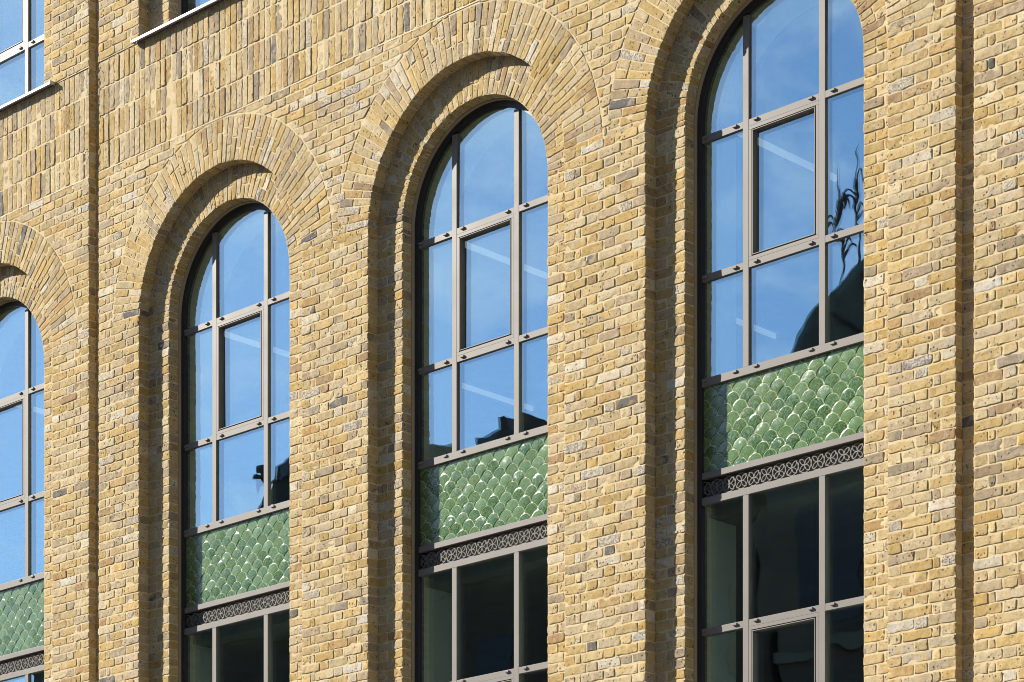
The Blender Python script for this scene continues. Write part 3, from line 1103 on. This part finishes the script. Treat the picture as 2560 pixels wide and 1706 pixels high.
def tall_window(xc, label):
    w = empty("arched_window", (xc, 0, 0), building)
    w["label"] = label
    f = MB()
    ofr = MB()
    # arched head with its two legs
    outer = [(-RI + .004, ZLOW)] + [(x, z) for x, z in reversed(arc(0, ZS, RI - .004, 0, math.pi, 48))] + [(RI - .004, ZLOW)]
    inner = [(-RF, ZLOW)] + [(x, z) for x, z in reversed(arc(0, ZS, RF, 0, math.pi, 48))] + [(RF, ZLOW)]
    ofr.band(inner, outer, YF, YF + 0.06)
    ofr.build("outer_frame", M_LEG, w)
    for sx in (-1, 1):
        x = sx * MX
        # mullions in lengths between the tile panel and the head, and below the vent
        f.box(x - MW, x + MW, YF + .0005, YF + .06, 7.853, head(abs(x) + MW, RF) + 0.004)
        f.box(x - MW, x + MW, YF + .0005, YF + .06, ZLOW, 6.9435)
    bars = [(-XE, -MX - MW), (-MX + MW, MX - MW), (MX + MW, XE)]
    for i, (a, b) in enumerate(bars):
        for zl, zh in ((9.553, 9.603), (8.551, 8.601), (6.003, 6.053)):
            f.box(a, b, YF + .002, YF + .055, zl, zh)
    f.box(-XE, XE, YF - .0015, YF + .055, 7.795, 7.853)          # rail over the tiles
    f.box(-XE, XE, YF + .001, YF + .055, 7.131, 7.176)           # rail under the tiles
    f.box(-XE, XE, YF - .001, YF + .06, 6.943, 6.994)            # rail under the vent
    f.box(-XE, XE, YF + .090, YF + .098, 6.990, 7.135)             # plate behind the vent
    f.box(-XE, XE, YF + .062, YF + .098, 6.972, 6.990)           # floor and roof of the vent box
    f.box(-XE, XE, YF + .057, YF + .098, 7.135, 7.150)
    f.box(-XE, XE, YF - .002, YF + .06, ZLOW - .05, ZLOW)
    f.build("window_frame", M_FRAME, w, bevel=0.0015)
    # tan sealant line round the frame
    t = MB()
    o2 = [(-RI - .012, ZLOW)] + [(x, z) for x, z in reversed(arc(0, ZS, RI + .012, 0, math.pi, 48))] + [(RI + .012, ZLOW)]
    i2 = [(-RI + .006, ZLOW)] + [(x, z) for x, z in reversed(arc(0, ZS, RI - .006, 0, math.pi, 48))] + [(RI - .006, ZLOW)]
    t.band(i2, o2, D2, YF + .03)
    t.build("sealant_line", M_TRIM, w)
    # glass: arched row
    for i, (a, b) in enumerate(bars):
        z0 = 9.603
        xs = np.linspace(b, a, 13)
        poly = [(a, z0), (b, z0)] + [(float(x), max(z0 + .01, head(float(x), RF))) for x in xs]
        pane(w, poly)
    for zl, zh in ((8.601, 9.553), (7.853, 8.551), (6.053, 6.943), (ZLOW, 6.003)):
        for i, (a, b) in enumerate(bars):
            if i == 1 and zl in (8.601, ZLOW):
                casement(w, a + .001, b - .001, zl - (0.001 if zl > 8 else 0), zh - .0005)
            else:
                pane(w, rect_poly(a, b, zl, zh))
    # tile panel and vent
    tp = link(bpy.data.objects.new("tile_panel", TILE_ME), w)
    tp.location = (0, YF + 0.026, 7.174)
    vg = link(bpy.data.objects.new("vent_grille", GRILLE_ME), w)
    vg.location = (0, YF + 0.024, 7.0600)
    for z in (9.587, 8.581, 7.838, 6.037):
        for x in (-0.715, -0.432, -0.243, 0.244, 0.435, 0.715):
            cap(w, x, z)
    return w

def lining(parent, xc):
    """plastered inner reveal behind the glass"""
    mb = MB()
    for sg in (-1, 1):
        x0, x1 = xc + sg * (RI - 0.03), xc + sg * (RI + 0.10)
        mb.box(min(x0, x1), max(x0, x1), YF + .065, 0.66, 7.45, ZS)
        mb.box(min(x0, x1), max(x0, x1), YF + .065, 0.66, 3.9, 6.98)
    o2 = arc(xc, ZS, RI + .10, 0, math.pi, 32)
    i2 = arc(xc, ZS, RI - .03, 0, math.pi, 32)
    mb.band(i2, o2, YF + .065, 0.66)
    hb = MB()
    hb.box(xc - RI + .03, xc + RI - .03, YF + .11, 0.66, 6.88, 6.965)
    hb.build("window_lintel", M_INSIDE, parent)
    return mb.build("window_lining", M_LINING, parent)

LABELS = ["arched window cut by the left edge of the photo", "smallest whole arched window just right of the left groove",
          "middle arched window between two whole ones", "largest arched window whose head runs out of the top"]
for xc, lab in zip(ALLW, LABELS):
    tall_window(xc, lab)

def upper_window(xc, label):
    w = empty("upper_window", (xc, 0, 0), building)
    w["label"] = label
    f = MB()
    zb = SOLD_T + 0.012
    ofr = MB()
    ofr.band([(-RF, UTOP), (-RF, zb + .02), (RF, zb + .02), (RF, UTOP)], [(-RI + .004, UTOP), (-RI + .004, zb - .01), (RI - .004, zb - .01), (RI - .004, UTOP)], YF, YF + .06)
    ofr.build("outer_frame", M_LEG, w)
    f.box(-RF, RF, YF + .002, YF + .055, UTOP - .06, UTOP)
    f.box(-RF, RF, YF + .002, YF + .055, zb + .02, zb + 0.06)
    bars = [(-RF, -MX - MW), (-MX + MW, MX - MW), (MX + MW, RF)]
    for sx in (-1, 1):
        f.box(sx * MX - MW, sx * MX + MW, YF + .0005, YF + .06, zb + 0.06, UTOP - .06)
    for a, b in bars:
        f.box(a, b, YF + .002, YF + .055, 12.782, 12.835)
    f.build("window_frame", M_FRAME, w, bevel=0.0015)
    t = MB()
    for sg in (-1, 1):
        a, b = sorted((sg * (RI - .006), sg * (RI + .012)))
        t.box(a, b, D2, YF + .03, zb, UTOP)
    t.build("sealant_line", M_TRIM, w)
    for i, (a, b) in enumerate(bars):
        pane(w, rect_poly(a, b, zb + .06, 12.782))
        if i == 1:
            casement(w, a + .001, b - .001, 12.834, 13.8)
            pane(w, rect_poly(a, b, 13.8, UTOP - .06))
        else:
            pane(w, rect_poly(a, b, 12.835, UTOP - .06))
    for x in (-0.715, -0.432, -0.243, 0.244, 0.435, 0.715):
        cap(w, x, 12.815)
    # folded metal sill
    s = MB()
    L = 1.105
    prof = [(-0.052, SOLD_T - 0.012), (-0.052, SOLD_T + 0.010), (YF + .01, SOLD_T + 0.045), (YF + .01, SOLD_T + 0.030), (-0.046, SOLD_T + 0.008), (-0.046, SOLD_T - 0.012)]
    b0 = len(s.v)
    s.v += [(-L, y, z) for y, z in prof] + [(L, y, z) for y, z in prof]
    n = len(prof)
    for i in range(n):
        j = (i + 1) % n
        s.f.append((i, j, n + j, n + i))
    s.f += [tuple(range(n - 1, -1, -1)), tuple(range(n, 2 * n))]
    for sg in (-1, 1):
        a, b = sorted((sg * L, sg * (L + .004)))
        s.box(a, b, -0.056, 0.0, SOLD_T - 0.014, SOLD_T + 0.020)
    s.build("window_sill", M_SILL, w, bevel=0.001)

upper_window(UPPER[0], "upper window at the top left corner above a pale sill")
upper_window(UPPER[1], "upper window right of the groove, only its lower left corner showing")

# ------------------------------------------------------------------ the rest of the building: rooms, roof, plain walls
rest = MB()
BX0, BX1, BY1, BZ1 = -15.0, 11.0, 12.0, 17.2
e = 0.0048
def wall_sheet(x0, x1, z0, z1):
    rest.box(x0, x1, e, 0.33, z0, z1)
wall_sheet(BX0, X0, 0, BZ1)
wall_sheet(X1, BX1, 0, BZ1)
wall_sheet(X0, X1, 0, ZB)
prev = X0
for xc in UPPER:
    wall_sheet(prev, xc - RO, ZT, BZ1)
    rest.box(xc - RO, xc - RI, D1 + e, 0.33, ZT, UTOP)
    rest.box(xc + RI, xc + RO, D1 + e, 0.33, ZT, UTOP)
    wall_sheet(xc - RO, xc + RO, UTOP, BZ1)
    prev = xc + RO
wall_sheet(prev, X1, ZT, BZ1)
rest.box(BX0, BX0 + .3, 0.33, BY1, 0, BZ1)
rest.box(BX1 - .3, BX1, 0.33, BY1, 0, BZ1)
rest.box(BX0, BX1, BY1, BY1 + .3, 0, BZ1)
rest.build("plain_wall", M_FAR, building)
rf = MB()
rf.box(BX0 - .1, BX1 + .1, -0.06, BY1 + .4, BZ1, BZ1 + .25)
rf.build("roof", M_DARK, building)
rm = MB()
rm.box(BX0 + .3, BX1 - .3, 0.34, BY1, 11.05, 11.4)
rm.box(BX0 + .3, BX1 - .3, 0.34, BY1, 6.97, 7.14)
rm.box(BX0 + .3, BX1 - .3, 8.6, 8.7, 7.44, 11.05)
rm.box(BX0 + .3, BX1 - .3, 8.6, 8.7, 0.2, 6.97)
rm.box(BX0 + .3, BX1 - .3, 8.6, 8.7, 11.7, BZ1)
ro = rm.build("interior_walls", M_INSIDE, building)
fm = MB()
for z in (11.41, 7.15, 3.3):
    fm.box(BX0 + .3, BX1 - .3, 0.36, 8.6, z, z + 0.25)
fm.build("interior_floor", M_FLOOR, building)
for xc in ALLW:
    lining(building, xc)
for x, y0, y1 in ((-0.03, 2.7, 4.1), (-3.43, 2.7, 4.1), (-6.90, 2.7, 4.1), (-10.3, 2.7, 4.1), (-6.30, 5.5, 6.9), (-2.9, 5.5, 6.9)):
    lm = MB()
    lm.box(x - .014, x + .014, y0, y1, 10.86, 10.91)
    lm.build("ceiling_light", M_LAMP, building)

# ------------------------------------------------------------------ street and the buildings across it (seen mirrored in the glass)
g = MB()
g.box(-400, 400, -400, 400, -0.5, -0.12)
tag(g.build("street", M_ASPH), kind="structure")
pv = MB()
pv.box(-60, 40, -3.2, 0.0, -0.12, 0.0)
tag(pv.build("pavement", M_PAVE), kind="structure")
pv = MB()
pv.box(-60, 40, -19.9, -15.6, -0.12, 0.0)
tag(pv.build("pavement", M_PAVE), kind="structure")

def street_house(name, label, x0, x1, y0, y1, h, m, storeys, nwin, parapet=0.6):
    r = empty(name, ((x0 + x1) / 2, y1, 0))
    tag(r, label, "building")
    ox = -(x0 + x1) / 2
    w = MB()
    w.box(x0 + ox, x1 + ox, y0 - y1, 0, 0, h - parapet)
    w.build("wall", m, r)
    p = MB()
    p.box(x0 + ox - .1, x1 + ox + .1, y0 - y1 - .1, 0.1, h - parapet, h - parapet + .15)
    p.box(x0 + ox, x1 + ox, -0.3, 0, h - parapet + .15, h)
    p.build("parapet", m, r)
    sh = (h - parapet - 0.6) / storeys
    for s in range(storeys):
        b_ = MB()
        b_.box(x0 + ox, x1 + ox, 0.002, 0.12, .45 + s * sh, .62 + s * sh)
        b_.build("string_course", M_COPPER, r)
    for s in range(storeys):
        for i in range(nwin):
            cx = x0 + ox + (x1 - x0) * (i + .5) / nwin
            q = MB()
            q.box(cx - .55, cx + .55, 0.002, 0.03, .9 + s * sh, .9 + s * sh + min(1.9, sh * .62))
            f = q.build("window", M_WIN, r)
    return r

H1 = street_house("street_house", "long dark brick house across the street, mirrored in the lower windows", -34, -13.8, -32, -19.95, 14.4, M_DARK2, 4, 8)
H2 = street_house("street_house", "dark stair tower house with round roof, mirrored in the largest arched window", -13.6, -6.0, -30, -19.95, 15.5, M_DARK, 4, 3, 0.4)
H4 = street_house("office_tower", "distant dark tower mirrored in the smallest whole arched window", -56.3, -49.5, -60, -46, 28.8, M_DARK, 9, 6)
br = MB()
br.band(arc(0, 0, 0.3, 0, math.pi, 32), arc(0, 0, 3.9, 0, math.pi, 32), -9.5, 0)
o = br.build("round_roof", M_COPPER, H2)
o.location = (0, 0, 14.95)
o.scale = (1, 1, 0.77)
rb = MB()
for q in range(1, 12):
    t = math.pi * q / 12
    c_, s_ = math.cos(t), math.sin(t)
    rb.prism([(0.5 * c_ - .06, 14.95 + .385 * s_), (0.5 * c_ + .06, 14.95 + .385 * s_), (3.5 * c_ + .06, 14.95 + 2.69 * s_), (3.5 * c_ - .06, 14.95 + 2.69 * s_)], 0.003, 0.08)
rb.build("roof_ribs", M_DARK2, H2)
# rooftop plant box on the long house
pb = MB()
pb.box(2.9, 4.0, -6, -0.4, 13.9, 16.75)
pb.box(1.3, 2.9, -6, -0.4, 13.9, 16.45)
pb.box(4.0, 5.2, -6, -0.4, 13.9, 16.3)
pb.box(3.2, 3.4, -4, -0.8, 16.75, 17.1)
for q in range(8):
    pb.box(-1.5 + q * .4, -1.47 + q * .4, -0.5, -0.47, 13.9, 15.6)
pb.box(-1.5, 1.3, -0.5, -0.47, 15.55, 15.6)
pb.build("roof_plant_box", M_DARK, H1)
def finial(x, z0, z1):
    mb = MB()
    prof = [(0.03, 0), (0.04, .1), (0.02, .2), (0.018, .5), (0.075, .58), (0.04, .68), (0.0, 1.0)]
    n = 10
    for r, t in prof:
        for i in range(n):
            a = 2 * math.pi * i / n
            mb.v.append((x + r * math.cos(a), -0.3 + r * math.sin(a), z0 + (z1 - z0) * t))
    for k in range(len(prof) - 1):
        for i in range(n):
            mb.f.append((k * n + i, k * n + (i + 1) % n, (k + 1) * n + (i + 1) % n, (k + 1) * n + i))
    # curled iron leaves at its foot
    for q in range(7):
        a0 = q * 0.9
        pts = []
        for t in range(9):
            u = t / 8
            pts.append((x + math.cos(a0) * 0.34 * u, z0 + 0.85 + (0.15 + 0.07 * q) * math.sin(u * 2.6) + 0.05 * q))
        A = [(px, pz + .014) for px, pz in pts]
        B = [(px, pz - .014) for px, pz in pts]
        mb.band(A, B, -0.32, -0.28)
    mb.build("roof_finial", M_DARK, H2)
finial(-12.35 + 9.8, 17.0, 19.3)
finial(-11.95 + 9.8, 17.3, 19.5)
